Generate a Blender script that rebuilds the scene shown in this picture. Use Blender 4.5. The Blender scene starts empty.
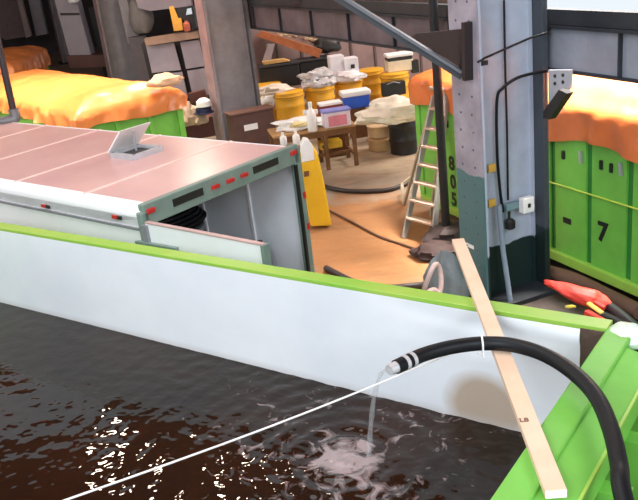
import bpy, math, random
import numpy as np
from mathutils import Vector, Matrix, noise
random.seed(4)
R=math.radians
scn=bpy.context.scene
C=scn.collection
# ---------------- camera ----------------
H=4.75; FPX=815.0; PITCH=R(20.9); ROLL=R(6.79)
F0=np.array([0,math.cos(PITCH),-math.sin(PITCH)]); R0=np.array([1.,0,0]); D0=np.cross(F0,R0)
RX=math.cos(ROLL)*R0+math.sin(ROLL)*D0; DX=-math.sin(ROLL)*R0+math.cos(ROLL)*D0
camd=bpy.data.cameras.new('camera'); cam=bpy.data.objects.new('camera',camd); C.objects.link(cam)
camd.sensor_width=36; camd.lens=36*FPX/638; camd.clip_end=300
m=Matrix(((RX[0],-DX[0],-F0[0],0),(RX[1],-DX[1],-F0[1],0),(RX[2],-DX[2],-F0[2],H),(0,0,0,1)))
cam.matrix_world=m; scn.camera=cam
scn.view_settings.view_transform='Standard'; scn.view_settings.look='None'; scn.view_settings.gamma=1
scn.view_settings.use_curve_mapping=False
scn.view_settings.exposure=0.0
# ---------------- world / daylight and added fill lamps ----------------
w=bpy.data.worlds.new('world'); scn.world=w; w.use_nodes=True
bg=w.node_tree.nodes['Background']; bg.inputs[0].default_value=(0.86,0.93,1,1); bg.inputs[1].default_value=1.0
def area(name,loc,target,sx,sy,power,col):
    l=bpy.data.lights.new(name,'AREA'); l.shape='RECTANGLE'; l.size=sx; l.size_y=sy; l.energy=power; l.color=col
    o=bpy.data.objects.new(name,l); C.objects.link(o); o.location=loc
    o.rotation_euler=(Vector(target)-Vector(loc)).to_track_quat('-Z','Y').to_euler(); return o
area('overhead_fill_lamp',(-2,6,8.6),(-2,8,0),7,5,300,(1,0.97,0.95))  # unseen area lamps added overhead to brighten the hall
area('overhead_fill_lamp',(-15,17,8.2),(-6,18,0),6,8,1300,(1,0.92,0.84))
area('overhead_fill_lamp',(9.5,21,8.3),(2,20,0),6,8,2100,(1,0.93,0.85))
area('overhead_fill_lamp',(6.6,12.5,8.6),(5.6,11.8,0),3,5,3600,(1,0.94,0.86)).data.spread=R(55)  # narrow beam added to brighten the top of the right tarpaulin
area('overhead_fill_lamp',(-6,19,8.6),(-6,19,0),6,5,520,(1,0.90,0.76)).data.spread=R(50)  # narrow beam added to brighten the top of the left tarpaulin
area('front_fill_lamp',(-7,-4.5,9.6),(-1,8,1.5),8,4,1500,(0.86,0.93,1))  # unseen fill lamp added behind the camera, no window stands there
area('front_fill_lamp',(6,-5,9.0),(-1,9,1.5),6,4,900,(0.86,0.93,1))  # second added fill lamp, brightens the trailer interior
# ---------------- coordinates ----------------
def ray(x,y):
    return (x-319)/FPX*RX+(y-250)/FPX*DX+F0
O=np.array([0,0,H])
def onz(x,y,z):
    d=ray(x,y); return Vector(O+d*((z-H)/d[2]))
def aty(x,y,Y):
    d=ray(x,y); return Vector(O+d*(Y/d[1]))
def onp(x,y,P,n):
    d=ray(x,y); P=np.array(P); n=np.array(n); return Vector(O+d*(((P-O)@n)/(d@n)))
def cs(a): return Vector((math.cos(R(a)),math.sin(R(a)),0))

# ---------------- materials ----------------
MATS={}
def mat(name,col,rough=.6,metal=0,var=.15,scale=4,bump=.15,bscale=None,col2=None,spec=.5,alpha=None,vstretch=1,emit=None,trans=0):
    if name in MATS: return MATS[name]
    mt=bpy.data.materials.new(name); mt.use_nodes=True; nt=mt.node_tree; N=nt.nodes; L=nt.links
    b=N['Principled BSDF']; b.inputs['Roughness'].default_value=rough; b.inputs['Metallic'].default_value=metal
    b.inputs['Specular IOR Level'].default_value=spec
    tc=N.new('ShaderNodeTexCoord'); mp=N.new('ShaderNodeMapping'); mp.inputs['Scale'].default_value=(1,1,1/vstretch)
    L.new(tc.outputs['Object'],mp.inputs[0])
    ns=N.new('ShaderNodeTexNoise'); ns.inputs['Scale'].default_value=scale; ns.inputs['Detail'].default_value=6; ns.inputs['Roughness'].default_value=.6
    L.new(mp.outputs[0],ns.inputs['Vector'])
    rp=N.new('ShaderNodeValToRGB'); rp.color_ramp.elements[0].position=.3; rp.color_ramp.elements[1].position=.7
    c=Vector(col); c2=Vector(col2) if col2 else c*(1-var)
    c1=c if col2 else c*(1+var*.6)
    rp.color_ramp.elements[0].color=(*[min(1,max(0,q)) for q in c2],1); rp.color_ramp.elements[1].color=(*[min(1,q) for q in c1],1)
    L.new(ns.outputs[0],rp.inputs[0]); L.new(rp.outputs[0],b.inputs['Base Color'])
    if bump:
        n2=N.new('ShaderNodeTexNoise'); n2.inputs['Scale'].default_value=bscale or scale*6; n2.inputs['Detail'].default_value=4
        L.new(mp.outputs[0],n2.inputs['Vector'])
        bp=N.new('ShaderNodeBump'); bp.inputs['Strength'].default_value=bump; bp.inputs['Distance'].default_value=.02
        L.new(n2.outputs[0],bp.inputs['Height']); L.new(bp.outputs[0],b.inputs['Normal'])
    if alpha is not None: b.inputs['Alpha'].default_value=alpha
    if trans: b.inputs['Transmission Weight'].default_value=trans
    if emit: b.inputs['Emission Color'].default_value=(*emit[:3],1); b.inputs['Emission Strength'].default_value=emit[3]
    mt['ramp']=0; MATS[name]=mt; return mt
def nodes(mt): return mt.node_tree.nodes,mt.node_tree.links
def mask_mix(mt,fac_builder,col):
    """mix a second colour over the base through a mask socket"""
    N,L=nodes(mt); b=N['Principled BSDF']; src=b.inputs['Base Color'].links[0].from_socket
    mx=N.new('ShaderNodeMix'); mx.data_type='RGBA'; mx.inputs[7].default_value=(*col,1)
    L.new(src,mx.inputs[6]); L.new(fac_builder(N,L),mx.inputs[0]); L.new(mx.outputs[2],b.inputs['Base Color'])
def mathn(N,L,op,a,b=None,clamp=False):
    n=N.new('ShaderNodeMath'); n.operation=op; n.use_clamp=clamp
    for i,v in enumerate((a,b)):
        if v is None: continue
        if isinstance(v,(int,float)): n.inputs[i].default_value=v
        else: L.new(v,n.inputs[i])
    return n.outputs[0]
def blob_mask(cx,cy,cz,rx,ry,rz,soft=.35,nscale=3,namp=.5,space='Object'):
    def f(N,L):
        tc=N.new('ShaderNodeTexCoord'); mp=N.new('ShaderNodeMapping'); mp.vector_type='POINT'
        mp.inputs['Location'].default_value=(-cx/rx,-cy/ry,-cz/rz); mp.inputs['Scale'].default_value=(1/rx,1/ry,1/rz)
        L.new(tc.outputs[space],mp.inputs[0])
        ln=N.new('ShaderNodeVectorMath'); ln.operation='LENGTH'; L.new(mp.outputs[0],ln.inputs[0])
        ns=N.new('ShaderNodeTexNoise'); ns.inputs['Scale'].default_value=nscale; ns.inputs['Detail'].default_value=5; L.new(tc.outputs[space],ns.inputs['Vector'])
        d=mathn(N,L,'ADD',ln.outputs['Value'],mathn(N,L,'MULTIPLY',mathn(N,L,'SUBTRACT',ns.outputs[0],.5),namp))
        return mathn(N,L,'DIVIDE',mathn(N,L,'SUBTRACT',1.0,d),soft,True)
    return f

green=mat('green_paint',(0.17,0.50,0.07),.45,0,.12,3,.06)
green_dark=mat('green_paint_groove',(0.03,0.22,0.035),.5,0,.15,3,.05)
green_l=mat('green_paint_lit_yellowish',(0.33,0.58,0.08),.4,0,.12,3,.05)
liner=mat('white_liner',(0.80,0.83,0.87),.45,0,.05,1.2,.04,col2=(0.72,0.76,0.80))
rust=mat('rusty_brown_steel',(0.10,0.06,0.045),.7,0,.3,6,.3)
alu=mat('trailer_white',(0.93,0.93,0.96),.4,0,.04,2,.03)
blackrub=mat('black_rubber',(0.004,0.005,0.007),.48,0,.2,10,.05,spec=.3)
black=mat('black_plastic',(0.012,0.012,0.013),.45,0,.2,10,.05)
wood=mat('pine_wood',(0.86,0.63,0.46),.6,0,.1,3,.1,vstretch=1,col2=(0.74,0.50,0.34))
white=mat('white_plastic',(0.85,0.85,0.84),.45,0,.05,5,.03)
steel=mat('grey_steel',(0.27,0.27,0.30),.55,.2,.15,4,.1)
brown=mat('brown_wood',(0.20,0.085,0.03),.6,0,.25,8,.15)

# ---------------- mesh builder ----------------
def wm_(o):
    return wm_(o.parent) if o.parent is not None else o.matrix_basis.copy()
class MB:
    def __init__(s): s.v=[]; s.f=[]
    def box(s,c,d,rz=0,ax=None):
        """box centred at c, dims d, rotated rz degrees about z (or by 3 axis vectors ax)"""
        if ax is None: ax=(cs(rz),cs(rz+90),Vector((0,0,1)))
        c=Vector(c); b=len(s.v)
        for sx,sy,sz in ((-1,-1,-1),(1,-1,-1),(1,1,-1),(-1,1,-1),(-1,-1,1),(1,-1,1),(1,1,1),(-1,1,1)):
            s.v.append(c+ax[0]*sx*d[0]/2+ax[1]*sy*d[1]/2+ax[2]*sz*d[2]/2)
        for q in ((3,2,1,0),(4,5,6,7),(0,1,5,4),(1,2,6,5),(2,3,7,6),(3,0,4,7)): s.f.append([b+i for i in q])
        return s
    def beam(s,a,b,w,t,up=(0,0,1)):
        a=Vector(a);b=Vector(b);x=(b-a);l=x.length;x/=l;up=Vector(up);y=up.cross(x)
        if y.length<1e-4:y=Vector((1,0,0)).cross(x)
        y.normalize();z=x.cross(y);return s.box((a+b)/2,(l,w,t),ax=(x,y,z))
    def ring(s,c,x,y,r,n,ry=None):
        b=len(s.v)
        for i in range(n):
            a=2*math.pi*i/n; s.v.append(c+x*math.cos(a)*r+y*math.sin(a)*(ry or r))
        return list(range(b,b+n))
    def join(s,r1,r2):
        n=len(r1)
        for i in range(n): s.f.append([r1[i],r1[(i+1)%n],r2[(i+1)%n],r2[i]])
    def tube(s,pts,rad,n=12,caps=True):
        pts=[Vector(p) for p in pts]; prev=None; up=None
        first=None
        for i,p in enumerate(pts):
            t=(pts[min(i+1,len(pts)-1)]-pts[max(i-1,0)]).normalized()
            if up is None:
                up=Vector((0,0,1)) if abs(t.z)<.9 else Vector((1,0,0))
            x=up.cross(t).normalized(); y=t.cross(x).normalized(); up=y
            r=rad[i] if isinstance(rad,(list,tuple)) else rad
            q=s.ring(p,x,y,r,n)
            if prev: s.join(prev,q)
            else: first=q
            prev=q
        if caps: s.f.append(first[::-1]); s.f.append(prev)
        return s
    def lathe(s,c,prof,n=20,axis=None):
        c=Vector(c); ax=axis or (Vector((1,0,0)),Vector((0,1,0)),Vector((0,0,1))); prev=None
        for (r,z) in prof:
            q=s.ring(c+ax[2]*z,ax[0],ax[1],max(r,1e-3),n)
            if prev: s.join(prev,q)
            else: s.f.append(q[::-1])
            prev=q
        s.f.append(prev); return s
    def prism(s,poly,ext):
        """poly: list of points, extruded by vector ext"""
        b=len(s.v); n=len(poly); ext=Vector(ext)
        s.v+= [Vector(p) for p in poly]+[Vector(p)+ext for p in poly]
        s.f.append(list(range(b,b+n))[::-1]); s.f.append(list(range(b+n,b+2*n)))
        for i in range(n): s.f.append([b+i,b+(i+1)%n,b+n+(i+1)%n,b+n+i])
        return s
    def grid(s,fn,nu,nv):
        b=len(s.v)
        for i in range(nu+1):
            for j in range(nv+1): s.v.append(Vector(fn(i/nu,j/nv)))
        for i in range(nu):
            for j in range(nv):
                a=b+i*(nv+1)+j; s.f.append([a,a+nv+1,a+nv+2,a+1])
        return s
    def build(s,name,mt,parent=None,smooth=False,bevel=0,world=True,solid=0):
        """vertices are world coordinates; local ones are taken against the parent (or the base of the mesh)"""
        if parent is not None: inv=wm_(parent).inverted(); org=Matrix.Identity(4); vs=[inv@v for v in s.v]
        else:
            xs=[v.x for v in s.v];ys=[v.y for v in s.v];zs=[v.z for v in s.v]
            o0=Vector(((min(xs)+max(xs))/2,(min(ys)+max(ys))/2,min(zs))); org=Matrix.Translation(o0); vs=[v-o0 for v in s.v]
        me=bpy.data.meshes.new(name); me.from_pydata([tuple(v) for v in vs],[],s.f); me.update(calc_edges=True)
        import bmesh
        bm=bmesh.new(); bm.from_mesh(me); bmesh.ops.recalc_face_normals(bm,faces=bm.faces); bm.to_mesh(me); bm.free()
        if smooth:
            me.polygons.foreach_set('use_smooth',[True]*len(me.polygons))
            try: me.set_sharp_from_angle(angle=R(40))
            except Exception: pass
        o=bpy.data.objects.new(name,me); C.objects.link(o); me.materials.append(mt)
        if parent is not None: o.parent=parent
        else: o.matrix_basis=org
        if bevel:
            b=o.modifiers.new('bevel','BEVEL'); b.width=bevel; b.segments=2; b.limit_method='ANGLE'
        if solid:
            b=o.modifiers.new('solid','SOLIDIFY'); b.thickness=solid; b.offset=1
        return o
def tag(o,label=None,cat=None,group=None,kind=None):
    if label:o['label']=label
    if cat:o['category']=cat
    if group:o['group']=group
    if kind:o['kind']=kind
    return o
WM={}
def thing(name,label,cat,loc,rz=0,group=None):
    o=bpy.data.objects.new(name,None); C.objects.link(o); o.empty_display_size=.1
    o.matrix_basis=Matrix.Translation(Vector(loc))@Matrix.Rotation(R(rz),4,'Z')
    return tag(o,label,cat,group)
def struct(o): o['kind']='structure'; return o
def text(s,name,size,mt,parent,pos,xdir,ydir,depth=.004):
    cu=bpy.data.curves.new(name,'FONT'); cu.body=s; cu.size=size; cu.extrude=depth/2; cu.align_x='CENTER'; cu.align_y='CENTER'; cu.offset=size*.035
    t=bpy.data.objects.new(name,cu); C.objects.link(t); bpy.context.view_layer.update()
    me=bpy.data.meshes.new_from_object(t.evaluated_get(bpy.context.evaluated_depsgraph_get()))
    C.objects.unlink(t); bpy.data.objects.remove(t)
    x=Vector(xdir).normalized(); y=Vector(ydir).normalized(); z=x.cross(y)
    M=Matrix(((x.x,y.x,z.x,pos[0]),(x.y,y.y,z.y,pos[1]),(x.z,y.z,z.z,pos[2]),(0,0,0,1)))
    me.transform(wm_(parent).inverted()@M); me.materials.clear(); me.materials.append(mt)
    o=bpy.data.objects.new(name,me); C.objects.link(o); o.parent=parent; return o
def smoothpts(P,k=6):
    P=[Vector(p) for p in P]; out=[]
    for i in range(len(P)-1):
        p0=P[max(i-1,0)];p1=P[i];p2=P[i+1];p3=P[min(i+2,len(P)-1)]
        for j in range(k):
            t=j/k
            out.append(.5*((2*p1)+(p2-p0)*t+(2*p0-5*p1+4*p2-p3)*t*t+(-p0+3*p1-3*p2+p3)*t**3))
    out.append(P[-1]); return out
def nz(x,y,z=0,s=1): return noise.noise(Vector((x*s,y*s,z*s)))

# ================= setting =================
BU=cs(22.2); BM=cs(-67.8); UP=Vector((0,0,1))      # building axes: across the colonnade, along it towards us
floor_m=mat('stained_concrete_orange_light',(0.36,0.29,0.22),.62,0,.2,.8,.7,bscale=3,col2=(0.24,0.18,0.13))
mask_mix(floor_m,blob_mask(0.9,12.6,0,1.9,3.0,5,.35,1.6,1.2),(0.34,0.155,0.06))  # warm orange light reflected on the floor, painted into the colour
mask_mix(floor_m,blob_mask(1.7,18.1,0,2.6,2.4,5,.6,1.2,.5),(0.50,0.38,0.26))
def streaks(thr,sc,k,st=(1,1,1)):
    def f(N,L):
        tc=N.new('ShaderNodeTexCoord'); mp=N.new('ShaderNodeMapping'); mp.inputs['Scale'].default_value=st; mp.inputs['Rotation'].default_value=(0,0,.5); L.new(tc.outputs['Object'],mp.inputs[0])
        ns=N.new('ShaderNodeTexNoise'); ns.inputs['Scale'].default_value=sc; ns.inputs['Detail'].default_value=7; ns.inputs['Roughness'].default_value=.65; ns.inputs['Distortion'].default_value=.8
        L.new(mp.outputs[0],ns.inputs['Vector']); return mathn(N,L,'MULTIPLY',mathn(N,L,'SUBTRACT',ns.outputs[0],thr),k,True)
    return f
mask_mix(floor_m,streaks(.50,1.1,2.2,(1,2.5,1)),(0.15,0.075,0.035))
mask_mix(floor_m,streaks(.58,2.0,3,(1,3,1)),(0.45,0.28,0.15))
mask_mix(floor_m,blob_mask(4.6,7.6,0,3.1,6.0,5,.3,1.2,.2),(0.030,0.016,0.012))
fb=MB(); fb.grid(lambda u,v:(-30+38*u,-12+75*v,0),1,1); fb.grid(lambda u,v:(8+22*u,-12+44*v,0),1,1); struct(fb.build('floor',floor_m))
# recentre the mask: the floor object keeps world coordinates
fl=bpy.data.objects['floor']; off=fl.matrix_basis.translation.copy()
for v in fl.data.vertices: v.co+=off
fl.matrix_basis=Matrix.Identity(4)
wallm=mat('pinkish_brown_wall',(0.26,0.17,0.16),.8,0,.25,1.5,.3,bscale=8)
darkm=mat('dark_wall',(0.05,0.04,0.04),.8,0,.3,1,.2)
roofm=mat('rusty_roof',(0.30,0.12,0.08),.8,0,.4,.6,.2)
WP=Vector((1.39,26.6,0))
def wpt(a,z,d=0): return WP+BU*a+BM*d+UP*z
back=MB()
back.box(wpt(1.2,1.5),(8.4,.3,3.0),22.2)
struct(back.build('wall_back',wallm))
struct(MB().box(wpt(1.2,6.0),(8.4,.3,6),22.2).build('wall_back_upper',darkm))
for i in range(9):
    struct(MB().box(wpt(-2.2+i*.85,1.5,.17),(.07,.05,2.9),22.2).build('trim_back',mat('wall_seam',(0.11,0.07,0.07),.8)))
struct(MB().box((-16,50,4.5),(50,.4,9),22.2).build('wall_far',darkm))
struct(MB().box((-27,24,4.5),(.4,55,9),0).build('wall_left',mat('left_wall',(0.16,0.11,0.1),.8)))
# roof with skylight openings
rf=MB()
xs=[-30,-9,2,5,12,30]; 
def skyhole(x,y): return (-5.5<x<1.5 and 3.5<y<8.5) or (-18<x<-12 and 13<y<21) or (6.5<x<12.5 and 17<y<25) or (-12<x<-5.5 and 17<y<21) or (5.5<x<9.5 and 10.5<y<14.5)
gx=[-30,-18,-12,-5.5,1.5,5.5,6.5,9.5,12.5,30]; gy=[-2,3.5,8.5,10.5,13,14.5,17,21,25,62]
for i in range(len(gx)-1):
    for j in range(len(gy)-1):
        x0,x1,y0,y1=gx[i],gx[i+1],gy[j],gy[j+1]
        if not skyhole((x0+x1)/2,(y0+y1)/2): rf.box(((x0+x1)/2,(y0+y1)/2,9.1),(x1-x0,y1-y0,.2))
struct(rf.build('ceiling',roofm))
# window band, right part of the back of the hall
winm=mat('window_glass',(0.9,0.95,1),.05,0,0,1,0,alpha=.08)
fr=mat('window_frame_grey',(0.35,0.32,0.33),.6)
wn=thing('window_1',None,None,wpt(9.3,0),22.2); struct(wn)
MB().box(wpt(12,.3),(14,.3,.6),22.2).build('window_sill',darkm,wn)
for a in (5.2,8.6,9.5,11.3,13.4,15.4,17.4): MB().box(wpt(a,4.5),(.12 if a!=8.6 else .5,.15,5),22.2).build('mullion',fr,wn)
for k,a in enumerate((6.9,9.05,10.4,12.35,14.4,16.4)): MB().box(wpt(a,4.5),((3.3,.8,1.7,2,1.9,1.9)[k],.02,5),22.2).build('pane',winm,wn)

# ---------------- girder and columns ----------------
GC=Vector((2.45,10,0))
def gp(s,u=0,z=0): return GC-BM*s+BU*u+UP*z       # s metres away from us along the colonnade
gw=mat('girder_grey',(0.27,0.30,0.36),.55,.1,.2,2,.15)
gwf=mat('girder_mauve_shaded',(0.15,0.12,0.14),.7,.1,.5,1.2,.3,col2=(0.065,0.045,0.05))  # left web lies in shade, its darkness is put into the colour
gd=mat('girder_flange_dark',(0.022,0.025,0.032),.6,.1,.3,3,.2)
GU=.62
def girder(s0,s1,label,webm):
    g=thing('steel_girder',label,'girder',gp((s0+s1)/2,GU,2.9),22.2)
    zb=onp(549,68,gp(0,GU),BU).z; zt=onp(549,27,gp(0,GU),BU).z; zr=onp(549,8,gp(0,GU),BU).z
    MB().beam(gp(s0,GU,(zb+zt)/2),gp(s1,GU,(zb+zt)/2),.03,zt-zb).build('web',webm,g)
    MB().beam(gp(s0,GU,zb),gp(s1,GU,zb),.16,.03).build('bottom_flange',gd,g)
    MB().beam(gp(s0,GU,zt+.02),gp(s1,GU,zt+.02),.16,.04).build('top_flange',gd,g)
    MB().beam(gp(s0,GU,(zt+zr)/2+.02),gp(s1,GU,(zt+zr)/2+.02),.10,zr-zt-.05).build('crane_rail',gd,g)
    n=int(abs(s1-s0)/1.5)
    for i in range(1,n): MB().box(gp(s0+(s1-s0)*i/n,GU-.04,(zb+zt)/2),(.06,.02,zt-zb),22.2).build('stiffener',gd,g)
    return g
girder(.3,-6.5,'blue-grey riveted steel girder running right from the large column',gw)
girder(.3,13.5,'mauve-grey steel girder spanning between the two large columns at left',gwf)
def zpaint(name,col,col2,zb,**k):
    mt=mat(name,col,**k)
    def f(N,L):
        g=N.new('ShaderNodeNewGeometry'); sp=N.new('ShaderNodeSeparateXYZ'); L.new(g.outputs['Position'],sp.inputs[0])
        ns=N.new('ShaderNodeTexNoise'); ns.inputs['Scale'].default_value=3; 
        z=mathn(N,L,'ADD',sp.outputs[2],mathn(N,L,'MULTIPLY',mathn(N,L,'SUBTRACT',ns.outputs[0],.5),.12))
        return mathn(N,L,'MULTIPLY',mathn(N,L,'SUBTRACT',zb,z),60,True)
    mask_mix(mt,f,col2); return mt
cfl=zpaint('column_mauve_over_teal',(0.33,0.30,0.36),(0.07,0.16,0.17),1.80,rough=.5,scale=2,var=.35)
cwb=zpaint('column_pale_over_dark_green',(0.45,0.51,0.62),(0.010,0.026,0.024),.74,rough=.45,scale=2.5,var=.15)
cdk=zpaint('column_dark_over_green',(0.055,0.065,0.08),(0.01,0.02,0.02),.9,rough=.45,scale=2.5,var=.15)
def column(s,label,mats,D=.98,Wd=.57,ht=9):
    c=gp(s); t=thing('riveted_steel_column',label,'column',c,22.2)
    fm,wm,dm=mats
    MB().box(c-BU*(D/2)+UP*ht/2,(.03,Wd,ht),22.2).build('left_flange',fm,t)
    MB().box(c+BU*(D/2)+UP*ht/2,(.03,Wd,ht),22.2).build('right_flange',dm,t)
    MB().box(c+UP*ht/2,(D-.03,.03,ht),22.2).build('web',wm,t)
    MB().box(c-BU*(D/2-.09)+BM*.03+UP*ht/2,(.15,.03,ht),22.2).build('angle_iron',wm,t)
    MB().box(c+BU*(D/2-.045)+BM*.03+UP*ht/2,(.05,.03,ht),22.2).build('angle_iron',wm,t)
    MB().box(c-BU*(D/2-.03)+BM*(Wd/2-.02)+UP*ht/2,(.035,.03,ht),22.2).build('flange_lip',wm,t)
    MB().box(c+BU*(D/2-.03)+BM*(Wd/2-.02)+UP*ht/2,(.05,.03,ht),22.2).build('flange_lip',dm,t)
    MB().box(c+UP*.03,(D+.35,Wd+.3,.06),22.2).build('base_plate',gd,t)
    return t
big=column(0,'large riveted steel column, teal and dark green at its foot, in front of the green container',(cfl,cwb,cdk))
rv=MB(); k=0
for i in range(26):
    z=.35+i*.22
    for q in (-.19,.08) if i%2 else (-.17,.06):
        rv.lathe(GC-BU*.507+BM*(q+.06)+UP*z,[(.016,0),(.012,.008),(.002,.012)],6,(BM,UP,-BU))
rv.build('rivets',mat('rivet_dark',(0.10,0.10,0.13),.6),big)['kind']='stuff'
# things fixed to the column (parts)
def web(px,py,d=.05): return onp(px,py,GC+BM*d,BM)
yl=mat('yellow_tag',(0.75,0.45,0.08),.6)
for p in ((492,168),(492,203)): MB().box(web(*p,.06),(.11,.02,.10),22.2).build('yellow_tag',yl,big)
b=web(526.5,204.5,.2); MB().box(b,(.17,.10,.20),22.2).build('switch_box',white,big,bevel=.01); MB().box(b+BM*.055,(.035,.02,.05),22.2).build('switch',black,big)
MB().box(web(511,206,.1),(.20,.10,.09),22.2).build('junction_box',mat('teal_grey_metal',(0.16,0.26,0.28),.5),big,bevel=.01)
MB().tube([web(509,210,.12),web(509,226,.12)],.02,8).build('conduit',black,big,True)
MB().lathe(web(510,224,.12)-UP*.07,[(.04,0),(.07,.02),(.07,.11),(.04,.14)],12).build('lamp_socket',black,big,True)
MB().tube([web(504,0,.07),web(505,60,.07),web(507,130,.07),web(508,200,.07)],.014,8).build('cable',blackrub,big,True)
cb=smoothpts([aty(548,71,9.72),web(535,73,.27),web(517,78,.2),web(503,88,.12),web(497,100,.09),web(497,150,.09),web(500,190,.09),web(503,212,.09)])
MB().tube(cb,.019,8).build('cable',blackrub,big,True)
MB().tube([onp(549,32,GC+BU*.48+BM*.3,BM),web(530,38,.30),web(505,49,.25),web(485,58,.25),web(478,62,.3)],.014,8).build('cable',blackrub,big,True)
MB().tube([web(499,205,.16),web(503,250,.2),web(511,306,.35)],.035,10).build('pipe',mat('pipe_bluegrey',(0.22,0.27,0.34),.5),big,True)
MB().box(web(484,63,.28),(.08,.05,.05),22.2).build('clip',black,big)
MB().box(onp(470,246,GC-BU*.51,BU),(.004,.17,.05),22.2).build('white_label',white,big)
# knee bracket left of the column and its brace
kb=mat('bracket_dark_red_brown',(0.022,0.012,0.014),.6)
P=[onp(x,y,GC-BU*.5+Vector((0,0,0)),BM) for x,y in ()] 
def atgi(px,py,u=-.0): return onp(px,py,GC+BU*u,BU)
br=thing('gusset_bracket','dark gusset plate bracket on the upper left side of the large column','bracket',gp(.35,-.25,2.9),22.2)
pl=[onp(x,y,GC+BU*-.50,BU) for x,y in ((470,28),(470,74),(462,78),(462,66),(428,44),(408,40),(420,33))]
MB().prism(pl,-BU*.05).build('gusset_plate',kb,br)
a=onp(467,22,GC-BU*.56,BU); b_=onp(468,80,GC-BU*.56,BU)
MB().beam(a,b_,.12,.06,up=BM).build('angle_plate',kb,br)
bs=thing('diagonal_brace','grey diagonal steel brace dropping from the girder to the large column','brace',gp(.6,-.35,3),22.2)
A1=onp(462,72,GC-BU*.55,BU); A2=onp(400,31,GC-BU*.55,BU); A3=aty(335,-8,10.2); 
MB().beam(A1,A3,.10,.035).build('strut',mat('brace_grey',(0.16,0.17,0.20),.5,.1),bs); 
MB().beam(A1-UP*.05,A3-UP*.05,.035,.09).build('strut_leg',mat('brace_grey_dark',(0.05,0.055,0.065),.5,.1),bs)
# right hand splice plate under the girder
sp=thing('splice_bracket','riveted splice plate with a black angle under the girder right of the column','bracket',gp(-.55,.2,2.4),22.2)
pl=[onp(x,y,GC+BU*.2,BU) for x,y in ((548,70),(571,70),(570,88),(562,95),(549,116))]
MB().prism(pl,BU*.03).build('plate',mat('splice_grey',(0.45,0.45,0.5),.5),sp)
pl=[onp(x,y,GC+BU*.12,BU) for x,y in ((550,110),(566,88),(574,92),(556,118),(550,117))]
MB().prism(pl,-BU*.10).build('angle_bar',black,sp)
for x,y in ((555,76),(563,75),(555,83.5),(563,82)):
    MB().lathe(onp(x,y,GC+BU*.195,BU),[(.022,0),(.016,.012)],8,(BM,UP,-BU)).build('bolt',black,sp)
c2m=(mat('col2_pink',(0.30,0.21,0.22),.7,0,.3,2),mat('col2_grey',(0.30,0.28,0.29),.6,0,.25,2),mat('col2_dark',(0.13,0.12,0.13),.6,0,.3,2))
column(10.7,'grey and rust-pink riveted column standing behind the trailer, brown box at its foot',c2m,1.05,.62)
c3=gp(24)
column(24,'pinkish grey column behind the long orange tarpaulin, left of the grey lockers',c2m,1.25,.7)
column(37.5,'farthest pinkish column at the upper left, beyond the orange tarpaulins',c2m,1.3,.75)
column(52,'dim column at the extreme upper left above the small orange tarpaulin',c2m,1.6,.9)

def glint_lamp(x,y,z,P,label):  # unseen lamps added under the roof for glints on the water
    t=thing('added_glint_lamp',label,'lamp',(x,y,z))
    MB().lathe((x,y,z),[(.30,0),(.22,.12),(.10,.28),(.05,.34),(.02,.36),(.02,9.0-z)],20).build('reflector_shade',gd,t,True)
    l=bpy.data.lights.new('bulb','AREA'); l.shape='DISK'; l.size=.5; l.energy=P; l.color=(1,.80,.62)
    o=bpy.data.objects.new('bulb',l); C.objects.link(o); o.location=(x,y,z-.02)
glint_lamp(-4.6,14.2,8.0,70,'added glint lamp hanging under the roof above the trailer')
glint_lamp(-1.3,14.0,8.0,90,'added glint lamp hanging under the roof above the orange floor')
glint_lamp(-3.2,24.0,8.0,300,'added glint lamp hanging under the roof beyond the second column')

# ================= green tank with water =================
TX=cs(-36.5); TY=cs(53.5); E0=onz(607,329,0.0); E0=onz(607,328.5,2.45); E0.z=0
def T(x,y,z): return E0+TX*x+TY*y+UP*z
TL=7.0; TW=2.72; RZ=2.45
tank=thing('roll_off_container','open green steel container with white lining, filled with brown water, nearest the camera','container',T(-TL/2,-TW/2,0),-36.5)
def tb(a,b): # box in tank frame between corners
    c=[(a[i]+b[i])/2 for i in range(3)]; d=[abs(b[i]-a[i]) for i in range(3)]
    return T(*c),d
def tbox(name,a,b,mt,bevel=0,par=tank):
    c,d=tb(a,b); return MB().box(c,d,-36.5).build(name,mt,par,bevel=bevel)
tbox('floor_plate',(-TL,-TW,.2),(0,0,.26),rust)
tbox('far_side_wall',(-TL,.03,.2),(0,.08,RZ-.06),green)
tbox('near_side_wall',(-TL,-TW-.06,.2),(0,-TW,RZ-.06),green)
tbox('end_wall',(0.0,-TW,.2),(.06,0,RZ-.08),green)
tbox('rear_end_wall',(-TL-.06,-TW,.2),(-TL,0,RZ-.08),green)
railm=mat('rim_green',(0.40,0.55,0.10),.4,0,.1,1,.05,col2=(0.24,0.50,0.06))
tbox('top_rail',(-TL,-.005,RZ-.10),(0.0,.12,RZ),railm,.004)
tbox('top_rail',(-TL,-TW-.12,RZ-.10),(0.2,-TW,RZ),railm,.008)
tbox('top_rail',(-.005,-TW,RZ-.14),(.15,.02,RZ),green,.012)
tbox('top_rail',(-TL-.12,-TW,RZ-.12),(-TL,.12,RZ),green,.008)
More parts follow.
